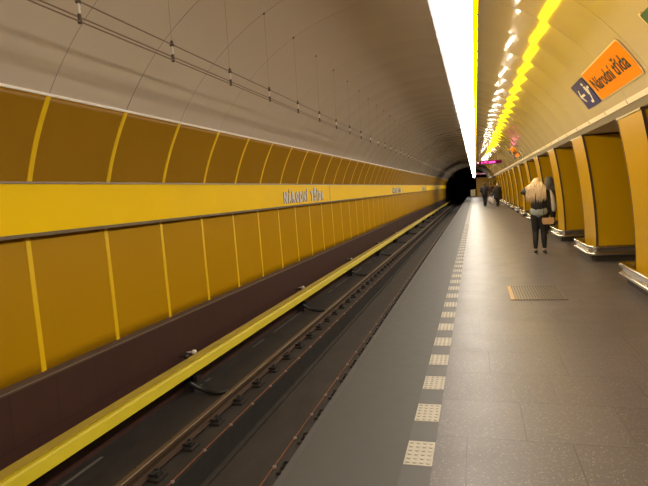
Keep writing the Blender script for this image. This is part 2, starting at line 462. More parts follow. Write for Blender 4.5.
for y in [SEAM0+BAY*2*i for i in range(-5, 23)]:
    mb = MB(); h = CZ+math.sqrt(R*R-(-.1-CX)**2)-LZ
    for x in (LX0+.08, LX1-.08): mb.tube([(x, y, .155), (x, y, h+.03)], .006, 6)
    mb.build('hanger', M['housing'], lum)
cl = MB(); cl.box(LX1-.004, LX1+.014, -.011, .011, -.002, .03)
cm = cl.build('clip', M['iron'], lum, loc=(0, 3.7, 0))
for i in range(1, 40):
    c = cm.copy(); COL.objects.link(c); c.parent = lum; c.location = (0, 3.7+.36*i, 0)

fill_lum = thing('luminaire', 'short added fill lamp beyond the main one, lighting the far platform end', 'lamp', (0, 0, LZ))  # extra lamp put in to brighten the far platform end
y2 = [66+1.3*i for i in range(11)]
mb = MB(); mb.prism(prof2, 0, 0, closed=False, ys=y2); mb.build('diffuser', M['lamp_white'], fill_lum, smooth=True)
mb = MB(); mb.prism([(LX0+.004, .064), (LX0+.004, .145), (LX0+.03, .16), (LX1-.03, .16), (LX1-.002, .152), (LX1-.002, .064)], 66, 79); mb.build('housing', M['housing'], fill_lum)
for y in (67, 70, 73, 76, 78.5):
    mb = MB(); h = CZ+math.sqrt(R*R-(-.1-CX)**2)-LZ; mb.tube([(LC, y, .155), (LC, y, h+.03)], .006, 6); mb.build('hanger', M['housing'], fill_lum)

# ---- LED departure signs hanging beside the lamp
def led_sign(y, w, label, seed, ink='led_pink'):
    rnd = random.Random(seed)
    t = thing('led_sign', label, 'sign', (LX1+.03, y, 2.66), 'lit information signs under the lamp')
    mb = MB(); mb.box(0, w, 0, .09, 0, .185); mb.build('housing', M['led_body'], t, bevel=.008)
    mb = MB(); mb.box(.03, w-.03, -.004, .002, .018, .167); x = .28
    for word in (1, 3, 5):
        for _ in range(word):
            # dot-matrix characters: 4 x 6 cells
            for i in range(3):
                for j in range(5):
                    if rnd.random() < .62: mb.box(x+i*.017, x+i*.017+.013, -.008, -.003, .045+j*.020, .045+j*.020+.016, 1)
            x += .066
        x += .05
    mb.build('display', [M['led_dim'], M[ink]], t)
    mb = MB(); mb.add([(.06, -.008, .095), (.12, -.008, .13), (.12, -.008, .06)], [(0, 1, 2)]); mb.box(.115, .15, -.008, -.004, .082, .108); mb.build('arrow', M['led_white'], t)
    for xx in (.2, w-.2):
        mb = MB(); z = CZ+math.sqrt(R*R-(LX1+.03+xx-CX)**2)-2.66
        mb.tube([(xx, .045, .18), (xx, .045, z+.02)], .008, 6); mb.build('hanger', M['housing'], t)
led_sign(29.0, 1.30, 'nearer dark red LED sign with pink letters hanging right of the strip lamp', 3)
led_sign(57.0, .95, 'farther LED sign at the far end of the strip lamp', 4, 'led_pale')

# ---- overhead wires on the left of the vault
WX = -2.50
IY = [3.10+1.145*i for i in range(26)]
for x, z, lab in ((WX, 2.985, 'uppermost of three thin wires under the left vault, on the insulator tops'),
                  (WX-.012, 2.885, 'middle of three thin wires under the left vault, closely above the lowest'),
                  (WX+.004, 2.850, 'lowest of three thin wires under the left vault')):
    mb = MB(); pts = []
    for i in range(0, 200):
        y = Y0+.05+i*.39
        if y > 76: break
        pts.append((x, y, z))
    mb.tube(pts, .0056, 6); tag(mb.build('overhead_wire', M['wire'], smooth=True), lab, 'wire', 'wires under the left vault')
def insulator():
    t = thing('insulator', 'x', 'insulator', (WX, IY[0], 2.87), 'insulators holding the overhead wires')
    mb = MB(); mb.lathe((0, 0, 0), [(.008, .03), (.011, .045), (.008, .06), (.011, .075), (.008, .09), (.007, .10)], 10); mb.build('insulator_rod', M['porcelain'], t, smooth=True)
    mb = MB(); mb.lathe((0, 0, 0), [(.008, .098), (.018, .10), (.020, .115), (.013, .125), (.013, .14), (.006, .15)], 10); mb.build('upper_clamp', M['brown_knob'], t)
    mb = MB(); mb.lathe((0, 0, 0), [(.008, -.035), (.015, -.03), (.015, -.005), (.012, .0), (.013, .025), (.008, .032)], 10); mb.build('lower_clamp', M['brown_knob'], t)
    h = CZ+math.sqrt(R*R-(WX-CX)**2)-2.87
    mb = MB(); mb.tube([(0, 0, .145), (0, 0, h)], .0011, 5); mb.lathe((0, 0, h), [(.012, -.02), (.014, -.004), (.014, .01)], 8); mb.build('suspension_wire', M['wire'], t)
    return t
proto = insulator()
for i, y in enumerate(IY):
    o = proto if i == 0 else copy_tree(proto)
    o.location = (WX, y, 2.87)
    o['label'] = f'{ordn(i+1)} dark-ended white insulator from the camera, on the overhead wires'

# ---- third rail with its yellow cover
tr = thing('third_rail', 'yellow covered conductor rail running along the maroon plinth of the left wall', 'conductor rail', (0, 0, ZT))
def P(lst): return [(x, z-ZT) for x, z in lst]
YT1 = Y1+36
mb = MB(); mb.prism(P([(-4.105, -.655), (-4.09, -.64), (-4.015, -.668), (-4.012, -.682), (-4.02, -.69), (-4.1, -.67)]), Y0+.1, YT1); mb.build('cover_top', M['cover_top'], tr)
mb = MB(); mb.prism(P([(-4.022, -.690), (-3.985, -.694), (-3.965, -.715), (-3.925, -.815), (-3.935, -.818), (-3.99, -.73)]), Y0+.1, YT1); mb.build('cover_front', M['cover'], tr)
mb = MB(); mb.prism(P([(-4.08, -.72), (-4.0, -.72), (-3.998, -.75), (-4.03, -.76), (-4.03, -.84), (-4.0, -.85), (-4.0, -.88), (-4.08, -.88)]), Y0+.1, YT1); mb.build('conductor_bar', M['iron'], tr)
KY = [6.75+5.24*i for i in range(-3, 15)]
for y in KY:
    mb = MB()
    mb.box(-4.225, -4.06, y-.05, y+.05, 0, .34); mb.box(-4.225, -3.99, y-.05, y+.05, .16, .24)
    b = mb.build('support_bracket', M['iron'], tr)
    if y > 0:
        for dy, mt in ((-.12, 'iron'), (.10, 'porcelain')):
            mb = MB(); mb.tube([(-4.225, y+dy, .552), (-4.12, y+dy, .56)], .012, 10); mb.lathe((-4.10, y+dy, .53), [(.02, 0), (.036, .012), (.040, .035), (.034, .055), (.015, .066)], 12)
            mb.build('bolt_cap', M[mt], b, smooth=True)

# ---- running rails with their fasteners
def rail(xc, label, fy0, fy1, nvis):
    t = thing('running_rail', label, 'rail', (xc, 0, ZT))
    hz = -1.0-ZT
    mb = MB(); mb.prism([(-.07, .03), (.07, .03), (.07, .04), (.012, .06), (.010, hz-.045), (-.010, hz-.045), (-.012, .06), (-.07, .04)], Y0+.1, YT1); mb.build('rail_web', M['rail'], t)
    mb = MB(); mb.prism([(-.034, hz-.045), (.034, hz-.045), (.036, hz-.008), (.028, hz), (-.028, hz), (-.036, hz-.008)], Y0+.1, YT1); mb.build('rail_head', M['railhead'], t)
    def fast():
        mb = MB(); mb.box(-.19, .19, -.09, .09, 0, .03)
        return mb.build('fastener', M['iron'], t, bevel=.006)
    def clips(f):
        for s in (-1, 1):
            mb = MB(); mb.box(s*.055, s*.155, -.045, .045, .03, .062); mb.lathe((s*.118, 0, .06), [(.030, 0), (.030, .018), (.018, .02), (.018, .05)], 6)
            mb.tube([(s*.05, -.05, .055), (s*.10, -.065, .075), (s*.13, 0, .085), (s*.10, .065, .075), (s*.05, .05, .055)], .011, 6)
            mb.build('clamp', M['iron'], f)
    f0 = fast(); clips(f0)
    ys = [fy0+.655*i for i in range(int((fy1-fy0)/.655))]
    for i, y in enumerate(ys[:nvis]):
        f = f0 if i == 0 else copy_tree(f0, t)
        f.location = (0, y, 0)
    mb = MB()
    for y in ys[nvis:]+[fy0-.655*i for i in range(1, 20)]:
        mb.box(-.19, .19, y-.09, y+.09, 0, .05)
    s = mb.build('distant_fasteners', M['iron'], t); s['kind'] = 'stuff'
    return t
rail(-3.325, 'rusty running rail with bolted chairs, on the yellow cover side of the track', 3.80, 78, 95)
rail(-1.825, 'running rail mostly hidden below the platform edge', 3.50, 78, 60)

# ---- bonding cables from the conductor rail to the running rail
for i in range(9):
    y = 6.85+5.24*i
    mb = MB(); pts = []
    for q in range(17):
        u = q/16; x = -4.06+.535*u
        pts.append((x, y-.27+.14*u+.03*math.sin(u*PI*2), ZT+.036+.16*(1-u)**4))
    mb.tube(pts, .034, 8); o = mb.build('bonding_cable', M['rubber'], smooth=True)
    o.parent = tr; o.location = (0, 0, -ZT)

# ---- orange detection cables with clips
def sense(x, z, label, y0):
    t = thing('sensing_cable', label, 'cable', (x, 0, z))
    mb = MB(); mb.tube([(0, Y0+.1+.4*i, .018) for i in range(220)], .0055, 6); mb.build('cable', M['orange_cable'], t)
    mb = MB(); mb.box(-.016, .016, -.009, .009, -.0, .020); mb.box(-.007, .007, -.020, .020, .0, .012)
    c0 = mb.build('clip', M['clip'], t, loc=(0, y0, 0))
    for i in range(1, 70):
        c = c0.copy(); COL.objects.link(c); c.parent = t; c.location = (0, y0+.655*i, 0)
sense(-2.970, ZT+.03, 'thin orange cable with white clips along the left lip of the drain trough', 4.36)
sense(-2.085, ZT, 'thin orange cable with white clips close to the platform edge', 4.20)

# ---- lettering helper
def text_mesh(body, size, font_sx=1., extr=0., bold=0.):
    cu = bpy.data.curves.new('t', 'FONT'); cu.body = body; cu.size = size; cu.extrude = extr; cu.offset = bold; cu.resolution_u = 3
    o = bpy.data.objects.new('t', cu); COL.objects.link(o)
    dg = bpy.context.evaluated_depsgraph_get(); dg.update()
    me = bpy.data.meshes.new_from_object(o.evaluated_get(dg))
    bpy.data.objects.remove(o); bpy.data.curves.remove(cu)
    for v in me.vertices: v.co.x *= font_sx
    return me
# station name in raised metal letters on the yellow band, three times along the wall
NAME = 'NÁRODNÍ TŘÍDA'
def station_name(yl, yr, label, origin=None):
    t = thing('station_name_sign', label, 'sign', (xb+.066, yl, 1.468), 'raised station names on the yellow band')
    H = .245; L = yr-yl; pitch = L/12.6; x = 0
    for ch in NAME:
        if ch == ' ': x += pitch*.75; continue
        me = text_mesh(ch, H/.72, 1., .006, .020)
        fm = [0 if abs(p.normal.z) > .7 else 1 for p in me.polygons]
        xs = [v.co.x for v in me.vertices]; w = max(xs)-min(xs); mn = min(xs)
        W = pitch*(.34 if ch in 'Í' else .80)
        for v in me.vertices:
            lx = (v.co.x-mn)/w*W
            v.co = Vector((v.co.z+.007, x+lx, v.co.y))
        me.materials.clear(); me.materials.append(M['letter']); me.materials.append(M['letter_side'])
        for p in me.polygons: p.material_index = fm[p.index]
        link('letter', me, t)
        x += W+pitch*.2
    return t
for i, lab in enumerate(('station name in raised grey letters nearest on the yellow wall band', 'second station name in grey letters farther along the yellow band', 'third and farthest small station name on the yellow band')):
    station_name(11.33+16.55*i, 14.88+16.55*i, lab)
mb = MB()
for i in range(4):
    y = 15.35+16.55*i; mb.box(xb+.06, xb+.068, y-.02, y+.02, ZB0+.03, ZB1-.02)
struct(mb.build('trim_11', M['brass']))

# ---- signs stuck on the right side of the vault
def on_vault(y, a, off): x, z = arc(a, R-off); return Vector((x, y, z))
def vplate(ya, yb, a0, a1, off, mat, name, parent, rad=.04, th=.008):
    """rounded plate following the vault between two y's and two angles"""
    W, H = abs(ya-yb), math.radians(a1-a0)*R
    bm = bmesh.new(); pts = []
    for cx, cy, s in ((W-rad, H-rad, 0), (rad, H-rad, 1), (rad, rad, 2), (W-rad, rad, 3)):
        for q in range(6):
            t = PI/2*(s+q/5); pts.append((cx+rad*math.cos(t), cy+rad*math.sin(t)))
    f = bm.faces.new([bm.verts.new((p[0], p[1], 0)) for p in pts])
    for i in range(1, 8): bmesh.ops.bisect_plane(bm, geom=bm.verts[:]+bm.edges[:]+bm.faces[:], plane_co=(0, H*i/8, 0), plane_no=(0, 1, 0))
    r = bmesh.ops.extrude_face_region(bm, geom=bm.faces[:])
    for v in r['geom']:
        if isinstance(v, bmesh.types.BMVert): v.co.z += th
    bmesh.ops.recalc_face_normals(bm, faces=bm.faces)
    for v in bm.verts: v.co = on_vault(max(ya, yb)-v.co.x, a0+math.degrees(v.co.y/R), off+v.co.z)
    me = bpy.data.meshes.new(name); bm.to_mesh(me); bm.free(); me.materials.append(mat)
    return link(name, me, parent)
def vshape(mb, polys, yl, a0, off, mat, name, parent):
    """flat polygons (u to the reader's right, v up, metres) laid on the vault"""
    bm = bmesh.new()
    for pg in polys: bm.faces.new([bm.verts.new((u, v, 0)) for u, v in pg])
    r = bmesh.ops.extrude_face_region(bm, geom=bm.faces[:])
    for v in r['geom']:
        if isinstance(v, bmesh.types.BMVert): v.co.z += .003
    bmesh.ops.recalc_face_normals(bm, faces=bm.faces)
    for v in bm.verts: v.co = on_vault(yl-v.co.x, a0+math.degrees(v.co.y/R), off+v.co.z)
    me = bpy.data.meshes.new(name); bm.to_mesh(me); bm.free(); me.materials.append(mat)
    return link(name, me, parent)
def orange_sign(yl, yr, label, gl):
    t = thing('name_sign', label, 'sign', on_vault((yl+yr)/2, 35, 0), gl)
    inv = Matrix.Translation(-t.location)
    ob = []
    ob.append(vplate(yl+.018, yr-.018, 31.2, 39.8, .008, M['sign_border'], 'border', t, .06))
    ob.append(vplate(yl, yr, 31.5, 39.5, .014, M['orange'], 'panel', t, .05))
    mw = [text_mesh(q, .29, 1., .0015, .003) for q in ('Národní', 'třída')]
    ex = [(min(v.co.x for v in m.vertices), max(v.co.x for v in m.vertices)) for m in mw]
    sp = .075; tot = sum(b-a for a, b in ex)+sp; k = (yl-yr)*.86/tot; u0 = (yl-yr)*.07
    for m, (a, b) in zip(mw, ex):                    # one part for each word
        for v in m.vertices:
            v.co = on_vault(yl-u0-(v.co.x-a)*k, 31.5+math.degrees((.135+v.co.y)/R), .026+v.co.z)
        u0 += (b-a+sp)*k
        m.materials.clear(); m.materials.append(M['black']); ob.append(link('word', m, t))
    for o in ob: o.data.transform(inv)
def blue_sign(yl, yr, label, gl):
    t = thing('pictogram_sign', label, 'sign', on_vault((yl+yr)/2, 35, 0), gl)
    inv = Matrix.Translation(-t.location); W = yl-yr
    ob = [vplate(yl, yr, 31.3, 39.3, .010, M['navy'], 'panel', t, .03)]
    arrow = [[(.10, .23), (.22, .34), (.265, .34), (.17, .245), (.17, .215), (.265, .12), (.22, .12)], [(.17, .21), (.40, .21), (.40, .25), (.17, .25)]]
    ob.append(vshape(None, arrow, yl, 31.3, .019, M['white'], 'arrow', t))
    esc = [[(.48, .055), (.60, .055), (.76, .27), (.86, .27), (.86, .31), (.735, .31), (.575, .10), (.48, .10)],
           [(.60, .19), (.645, .19), (.69, .25), (.69, .335), (.60, .335)], [(.62, .35), (.67, .35), (.69, .375), (.67, .40), (.62, .40), (.60, .375)]]
    ob.append(vshape(None, esc, yl, 31.3, .019, M['white'], 'escalator_symbol', t))
    for o in ob: o.data.transform(inv)
orange_sign(8.60, 6.66, 'nearer orange sign reading Národní třída on the right vault', 'orange name signs on the vault')
blue_sign(9.58, 8.72, 'nearer navy escalator sign beside the large orange sign', 'navy signs on the vault')
orange_sign(25.15, 23.25, 'farther small orange sign on the right vault beyond the pylons in front', 'orange name signs on the vault')
blue_sign(26.10, 25.27, 'farther small navy sign left of the distant orange sign', 'navy signs on the vault')
t = thing('exit_sign', 'dark green sign cut off by the upper right photo edge', 'sign', on_vault(5.3, 35, 0))
ob = [vplate(5.80, 5.74-.012, 30.9, 39.9, .007, M['sign_border'], 'border', t, .02), vplate(5.77, 4.85, 31.3, 39.5, .012, M['green'], 'panel', t, .03)]
ob[0].data.transform(Matrix.Translation(-t.location)); ob[1].data.transform(Matrix.Translation(-t.location))

# ---- pylons
def rounded(x0, x1, y0, y1, r, n=6):
    """open path round three sides: from (x1,y1) along the far end, platform face, near end to (x1,y0)"""
    pts = [(x1, y1), (x0+r, y1)]
    for q in range(1, n+1):
        t = PI/2+PI/2*q/n; pts.append((x0+r+r*math.cos(t), y1-r+r*math.sin(t)))
    for q in range(0, n+1):
        t = PI+PI/2*q/n; pts.append((x0+r+r*math.cos(t), y0+r+r*math.sin(t)))
    pts.append((x1, y0)); return pts
def make_pylon():
    t = thing('pylon', 'x', 'pillar', (2.2, 0, 0), 'yellow pylons along the platform')
    HB, D = .58, 2.5
    def fx(z): return .045-.046*(z-.2)**2          # platform face, leaning in towards the top
    zs = [.10+(SOF-.10)*i/18 for i in range(19)]
    mb = MB(); v = []; f = []
    ring = lambda z: [(fx(z), -HB, z), (fx(z), HB, z), (D, HB, z), (D, -HB, z)]
    for z in zs: v += ring(z)
    for i in range(18):
        for k in range(4): f.append((i*4+k, i*4+(k+1) % 4, i*4+4+(k+1) % 4, i*4+4+k))
    f.append((0, 1, 2, 3)); f.append(tuple(18*4+k for k in range(4)))
    mb.add(v, f); mb.build('body', M['pylon'], t)
    for s in (-1, 1):                                # dark strips along the curved corners
        mb = MB(); v = []; f = []
        for z in zs:
            x = fx(z); y = s*HB
            v += [(x-.006, y+s*.007, z), (x-.006, y-s*.012, z), (x+.01, y-s*.012, z), (x+.034, y-s*.005, z), (x+.034, y+s*.007, z)]
        for i in range(18):
            for k in range(5): f.append((i*5+k, i*5+(k+1) % 5, i*5+5+(k+1) % 5, i*5+5+k))
        mb.add(v, f); mb.build('corner_strip', M['bronze'], t)
    mb = MB(); mb.box(fx(SOF)-.012, D, -HB-.012, HB+.012, SOF-.03, SOF-.002); mb.build('top_strip', M['bronze'], t)
    # kick plinth
    mb = MB(); pts = rounded(-.06, D, -.69, .69, .07); n = len(pts)
    v = [(x, y, 0) for x, y in pts]+[(x, y, .115) for x, y in pts]
    f = [(i, i+1, n+i+1, n+i) for i in range(n-1)]+[tuple(range(n)), tuple(n+i for i in range(n)), (n-1, 0, n, 2*n-1)]
    mb.add(v, f); mb.build('kick_plinth', M['kick'], t)
    # bumper: plate between two chrome tubes
    path = rounded(-.115, D, -.79, .79, .12)
    mb = MB(); n = len(path); inn = rounded(-.03, D, -.66, .66, .08)
    v = [(x, y, .115) for x, y in path]+[(x, y, .27) for x, y in path]+[(x, y, .27) for x, y in inn]+[(x, y, .115) for x, y in inn]
    f = []
    for q in range(4):
        for i in range(n-1): f.append((q*n+i, q*n+i+1, ((q+1) % 4)*n+i+1, ((q+1) % 4)*n+i))
    f.append((0, n, 2*n, 3*n)); f.append((n-1, 2*n-1, 3*n-1, 4*n-1))
    mb.add(v, f); bp = mb.build('bumper', M['chrome'], t)
    for z, nm in ((.285, 'upper_rail'), (.15, 'lower_rail')):
        mb = MB(); mb.tube([(x, y, z) for x, y in rounded(-.13, D, -.805, .805, .13, 8)], .030, 10); mb.build('bumper_rail', M['chrome'], bp, smooth=True)
    return t
PYC = [8.13+3.82*i for i in range(20)]
pyl = make_pylon()
for i, y in enumerate(PYC):
    o = pyl if i == 0 else copy_tree(pyl)
    o.location = (2.2, y, 0)
    if i == 0: o['label'] = 'yellow pylon with chrome bumper cut by the right photo edge, nearest of its row'
    else: o['label'] = f'{ordn(i+1)} yellow chrome-footed pylon from the camera in the right-hand row'

# ---- floor grate
g = thing('floor_grate', 'steel slatted grate with a brass edge set in the granite floor', 'grate', (.79, 8.10, 0))
mb = MB(); mb.box(-.335, .345, -.50, .50, .0005, .002); mb.build('pit_shade', M['iron'], g)  # flat dark sheet on the floor for the shade between the slats
mb = MB()
for i in range(17):
    x = -.30+.0385*i; mb.box(x, x+.028, -.485, .485, .001, .008)
mb.build('slats', M['grate'], g)
mb = MB(); mb.box(-.355, .36, .485, .505, .001, .009); mb.box(-.355, .36, -.505, -.485, .001, .009); mb.box(.345, .36, -.505, .505, .001, .009); mb.build('frame', M['grate'], g)
mb = MB(); mb.box(-.365, -.31, -.505, .505, .001, .010); mb.build('brass_edge', M['brass'], g)

# ---- boxes at the far end of the platform
t = thing('cabinet', 'small cream cabinet at the far platform end beside the dark tunnel', 'cabinet', (-.30, 79.5, 0))
mb = MB(); mb.box(-.33, .33, -.25, .25, .08, 1.0); mb.build('body', M['cream'], t, bevel=.01)
mb = MB(); mb.box(-.36, .36, -.28, .28, 1.0, 1.05); mb.build('top', M['cream'], t)
mb = MB(); mb.box(-.28, .28, -.22, .22, 0, .08); mb.build('plinth', M['kick'], t)
mb = MB(); mb.box(-.29, -.01, -.262, -.25, .13, .95); mb.build('door', M['cream'], t)
mb = MB(); mb.box(.01, .29, -.262, -.25, .13, .95); mb.build('door', M['cream'], t)
t = thing('bench', 'low pale bench against the yellow wall at the far platform end', 'bench', (1.05, 80.6, 0))
mb = MB(); mb.box(-.5, .5, -.2, .2, .40, .46); mb.build('seat', M['whitecloth'], t, bevel=.01)
for x in (-.4, .4):
    mb = MB(); mb.box(x-.04, x+.04, -.17, .17, 0, .40); mb.build('leg', M['whitecloth'], t)

# ------------------------------------------------------------------ people
def capsule(bm, p0, r0, p1, r1, n=12):
    p0, p1 = Vector(p0), Vector(p1); d = p1-p0; L = d.length
    for p, r in ((p0, r0), (p1, r1)):
        bmesh.ops.create_icosphere(bm, subdivisions=2, radius=r, matrix=Matrix.Translation(p))
    if L > 1e-4:
        q = d.to_track_quat('Z', 'Y').to_matrix().to_4x4()
        bmesh.ops.create_cone(bm, cap_ends=True, segments=n, radius1=r0, radius2=r1, depth=L, matrix=Matrix.Translation((p0+p1)/2) @ q)
def blob(name, segs, mat, parent, voxel=.012, smooth=4, squash=None):
    """one continuous surface grown over tapered segments"""
    bm = bmesh.new()
    for s in segs: capsule(bm, *s)
    if squash:
        for v in bm.verts: v.co = squash(v.co)
    me = bpy.data.meshes.new('tmp'); bm.to_mesh(me); bm.free()
    o = bpy.data.objects.new('tmp', me); COL.objects.link(o)
    m = o.modifiers.new('r', 'REMESH'); m.mode = 'VOXEL'; m.voxel_size = voxel
    m = o.modifiers.new('s', 'SMOOTH'); m.factor = .5; m.iterations = smooth
    dg = bpy.context.evaluated_depsgraph_get(); dg.update()
    m2 = bpy.data.meshes.new_from_object(o.evaluated_get(dg)); m2.name = name
    bpy.data.objects.remove(o); bpy.data.meshes.remove(me)
    m2.materials.clear(); m2.materials.append(mat)
    m2.polygons.foreach_set('use_smooth', [True]*len(m2.polygons))
    return link(name, m2, parent)
def chain(*pr): return [(a[0], a[1], b[0], b[1]) for a, b in zip(pr, pr[1:])]
def hand(wrist, d, side, palm_n, curl=.5, s=1.):
    """palm, four unequal bent fingers and a thumb leaving the side of the palm"""
    w = Vector(wrist); d = Vector(d).normalized(); n = Vector(palm_n); n = (n-d*n.dot(d)).normalized(); a = d.cross(n).normalized()*side
    segs = []
    pe = w+d*.085*s
    for k in (-1, 0, 1): segs.append((w+a*.014*k*s, .017*s, pe+a*.024*k*s, .014*s))
    for k, L in zip((-1.5, -.5, .5, 1.5), (.062, .078, .083, .072)):
        p = pe+a*.0185*k*s; c = curl
        q1 = p+(d*math.cos(c)+n*math.sin(c))*L*.5*s; q2 = q1+(d*math.cos(2*c)+n*math.sin(2*c))*L*.5*s
        segs += chain((p, .0098*s), (q1, .009*s), (q2, .0078*s))
    tb = w+d*.03*s+a*.026*s; t1 = tb+(d*.6+a*.7+n*.25).normalized()*.038*s; t2 = t1+(d*.95+n*.3).normalized()*.03*s
    segs += chain((tb, .0125*s), (t1, .0105*s), (t2, .009*s))
    return segs
def head_segs(c, f, up, s=1.):
    """skull, jaw, nose, ears, looking along f"""
    c, f, up = Vector(c), Vector(f).normalized(), Vector(up).normalized(); r = f.cross(up).normalized()
    sg = [(c+up*.028*s-f*.018*s, .088*s, c+up*.022*s+f*.022*s, .080*s), (c-up*.01*s+f*.015*s, .074*s, c-up*.068*s+f*.045*s, .046*s)]
    sg.append((c+f*.092*s+up*.012*s, .010*s, c+f*.108*s-up*.022*s, .015*s))
    for k in (-1, 1):
        sg.append((c+r*k*.084*s-up*.012*s-f*.012*s, .014*s, c+r*k*.090*s+up*.024*s-f*.018*s, .018*s))
        sg.append((c+r*k*.03*s+f*.078*s+up*.034*s, .016*s, c+r*k*.048*s+f*.068*s+up*.034*s, .012*s))
    sg.append((c+f*.084*s-up*.048*s-r*.018*s, .012*s, c+f*.084*s-up*.048*s+r*.018*s, .012*s))
    return sg
def face(parent, c, f, up, s=1.):
    c, f, up = Vector(c), Vector(f).normalized(), Vector(up).normalized(); r = f.cross(up).normalized()
    for k in (-1, 1):
        bm = bmesh.new(); bmesh.ops.create_icosphere(bm, subdivisions=2, radius=.012*s, matrix=Matrix.Translation(c+r*k*.033*s+f*.087*s+up*.012*s))
        me = bpy.data.meshes.new('eye'); bm.to_mesh(me); bm.free(); me.materials.append(M['black']); link('eye', me, parent)
def flat(k=.72, y0=0.):
    return lambda co: Vector((co.x, y0+(co.y-y0)*k if co.z > .9 and co.z < 1.46 and abs(co.x) < .24 else co.y, co.z))
def shoe(parent, ankle, direc, mat):
    a = Vector(ankle); d = Vector(direc).normalized(); z = .035
    heel = Vector((a.x, a.y, 0))-d*.045; toe = Vector((a.x, a.y, 0))+d*.155
    sh = blob('shoe', chain((heel+Vector((0, 0, .045)), .038), (heel+d*.10+Vector((0, 0, .042)), .040), (toe-d*.02+Vector((0, 0, .032)), .030))+[(heel+d*.035+Vector((0, 0, .045)), .037, a+Vector((0, 0, .0)), .037)], mat, parent, .010, 2)
    for v in sh.data.vertices: v.co.z = max(v.co.z, .004)
    mb = MB(); n = 14; pts = []
    side = Vector((-d.y, d.x, 0))
    for q in range(n):
        t = 2*PI*q/n; pts.append(heel+d*.09+d*.125*math.cos(t)+side*.041*math.sin(t))
    mb.add([(p.x, p.y, 0) for p in pts]+[(p.x, p.y, .016) for p in pts], [tuple(range(n)), tuple(range(n, 2*n))]+[(i, (i+1) % n, n+(i+1) % n, n+i) for i in range(n)])
    mb.build('sole', M['sole'], sh)

def person(label, loc, rz, s, top, trousers, hairm, arms, coat_z, coat_flare=0., legs=None, group=None, hair='short', head=(0, .02, 1.60), headf=(0, 1, -.05), vox=.014, build=1.0):
    """standing or walking adult, 1.72 m tall before scaling, facing local +Y"""
    t = thing('person', label, 'person', loc, group, rz); t.scale = (s, s, s)
    h = Vector(head); hf = Vector(headf).normalized(); hu = (Vector((0, 0, 1))-hf*hf.z).normalized()
    L = legs or dict(l=((-.085, 0, .90), (-.09, .03, .50), (-.09, -.02, .09)), r=((.085, 0, .90), (.09, .02, .50), (.09, .0, .09)))
    b = build
    torso = chain(((0, 0, .93), .125*b), ((0, -.005, 1.08), .118*b), ((0, -.01, 1.26), .138*b), ((0, -.01, 1.36), .105*b), ((h.x*.5, h.y*.4, 1.46), .052), ((h.x, h.y-.02, h.z-.07), .050))
    segs = list(torso)
    for q in 'lr':
        a, k, f = L[q]
        segs += chain((a, .092*b), (k, .056), (f, .040)); segs += [(a, .09*b, (a[0]*.5, 0, .95), .11*b)]
        fd = Vector((0, 1, 0)); segs += chain(((f[0], f[1]-.03, .045), .035), ((f[0], f[1]+.13, .03), .026))
    for q in 'lr':
        sh, el, wr, hd, pn = arms[q]
        segs += chain(((0, -.01, 1.36), .08), (sh, .056), (el, .040), (wr, .028))
        segs += hand(wr, hd, -1 if q == 'l' else 1, pn, .5)
    segs += head_segs(h, hf, hu)
    body = blob('body', segs, M['skin'], t, min(vox, .009), 3, flat())
    face(t, h, hf, hu)
    # trousers
    ts = []
    for q in 'lr':
        a, k, f = L[q]; ts += chain((a, .106*b), (k, .068 if trousers[1] else .070), ((f[0]*.95, (f[1]+k[1])*.5-.015, .34), .064), ((f[0], f[1], .14), .060 if trousers[1] else .044)); ts += [(a, .098*b, (a[0]*.4, 0, .96), .128*b)]
    ts += [((0, 0, .95), .130*b, (0, 0, 1.02), .128*b)]
    blob('trousers', ts, trousers[0], t, vox, 3, flat(.84))
    # jacket or coat
    js = chain(((0, -.005, 1.07), .160*b), ((0, -.01, 1.26), .156*b), ((0, -.01, 1.37), .118*b), ((h.x*.3, h.y*.3, 1.425), .075))
    if coat_z < .95:
        for kx in (-1, 0, 1): js += chain(((kx*.04, -.005, 1.05), .13*b), ((kx*(.05+coat_flare), -.0, coat_z+.12), .125*b))
    for q in 'lr':
        sh, el, wr, hd, pn = arms[q]
        js += chain(((0, -.01, 1.37), .10), (sh, .072), (el, .056), (wr, .043))
    j = blob('jacket', js, top, t, vox, 3, flat(.84))
    for v in j.data.vertices:
        if v.co.z < coat_z and math.hypot(v.co.x, v.co.y) < .30 and coat_z > .5 and coat_z < .95: v.co.z = coat_z
    for q in 'lr':
        f = L[q][2]; shoe(t, (f[0], f[1], .09), (0, 1, 0), M['shoe'])
    if hair == 'short':
        r = hf.cross(hu).normalized()
        blob('hair', [(h+hu*.045-hf*.03, .092, h+hu*.05+hf*.03, .080), (h-hf*.045+hu*.03, .082, h-hf*.05-hu*.035, .066)], hairm, t, .012, 2)
    return t

# woman with long blonde hair
arms = dict(l=((-.165, .0, 1.385), (-.335, .06, 1.40), (-.17, .16, 1.56), (.75, .1, .45), (0, -1, 0)),
            r=((.165, .0, 1.375), (.205, -.03, 1.10), (.165, .06, .885), (-.1, .25, -1), (-1, 0, 0)))
legs = dict(l=((-.075, 0, .90), (-.085, .035, .50), (-.085, -.03, .09)), r=((.075, 0, .90), (.085, .05, .50), (.098, .03, .09)))
wo = person('woman with long blonde hair, black jacket and black leggings walking beside the pylons', (1.34, 12.60, 0), math.radians(-12), .985,
            M['blackcloth'], (M['blackcloth'], 0), M['blonde'], arms, .98, legs=legs, hair='long', head=(-.035, .055, 1.575), headf=(-.25, 1, -.30), vox=.011, build=1.06)
blob('shirt_hem', chain(((0, 0, 1.01), .150), ((0, 0, .96), .158)) + [((-.06, 0, .955), .140, (.06, 0, .955), .140)], M['shirt'], wo, .011, 2, flat(.90))
h = Vector((-.035, .055, 1.575)); mb = MB(); rnd = random.Random(5)
hf = Vector((-.25, 1, -.3)).normalized()
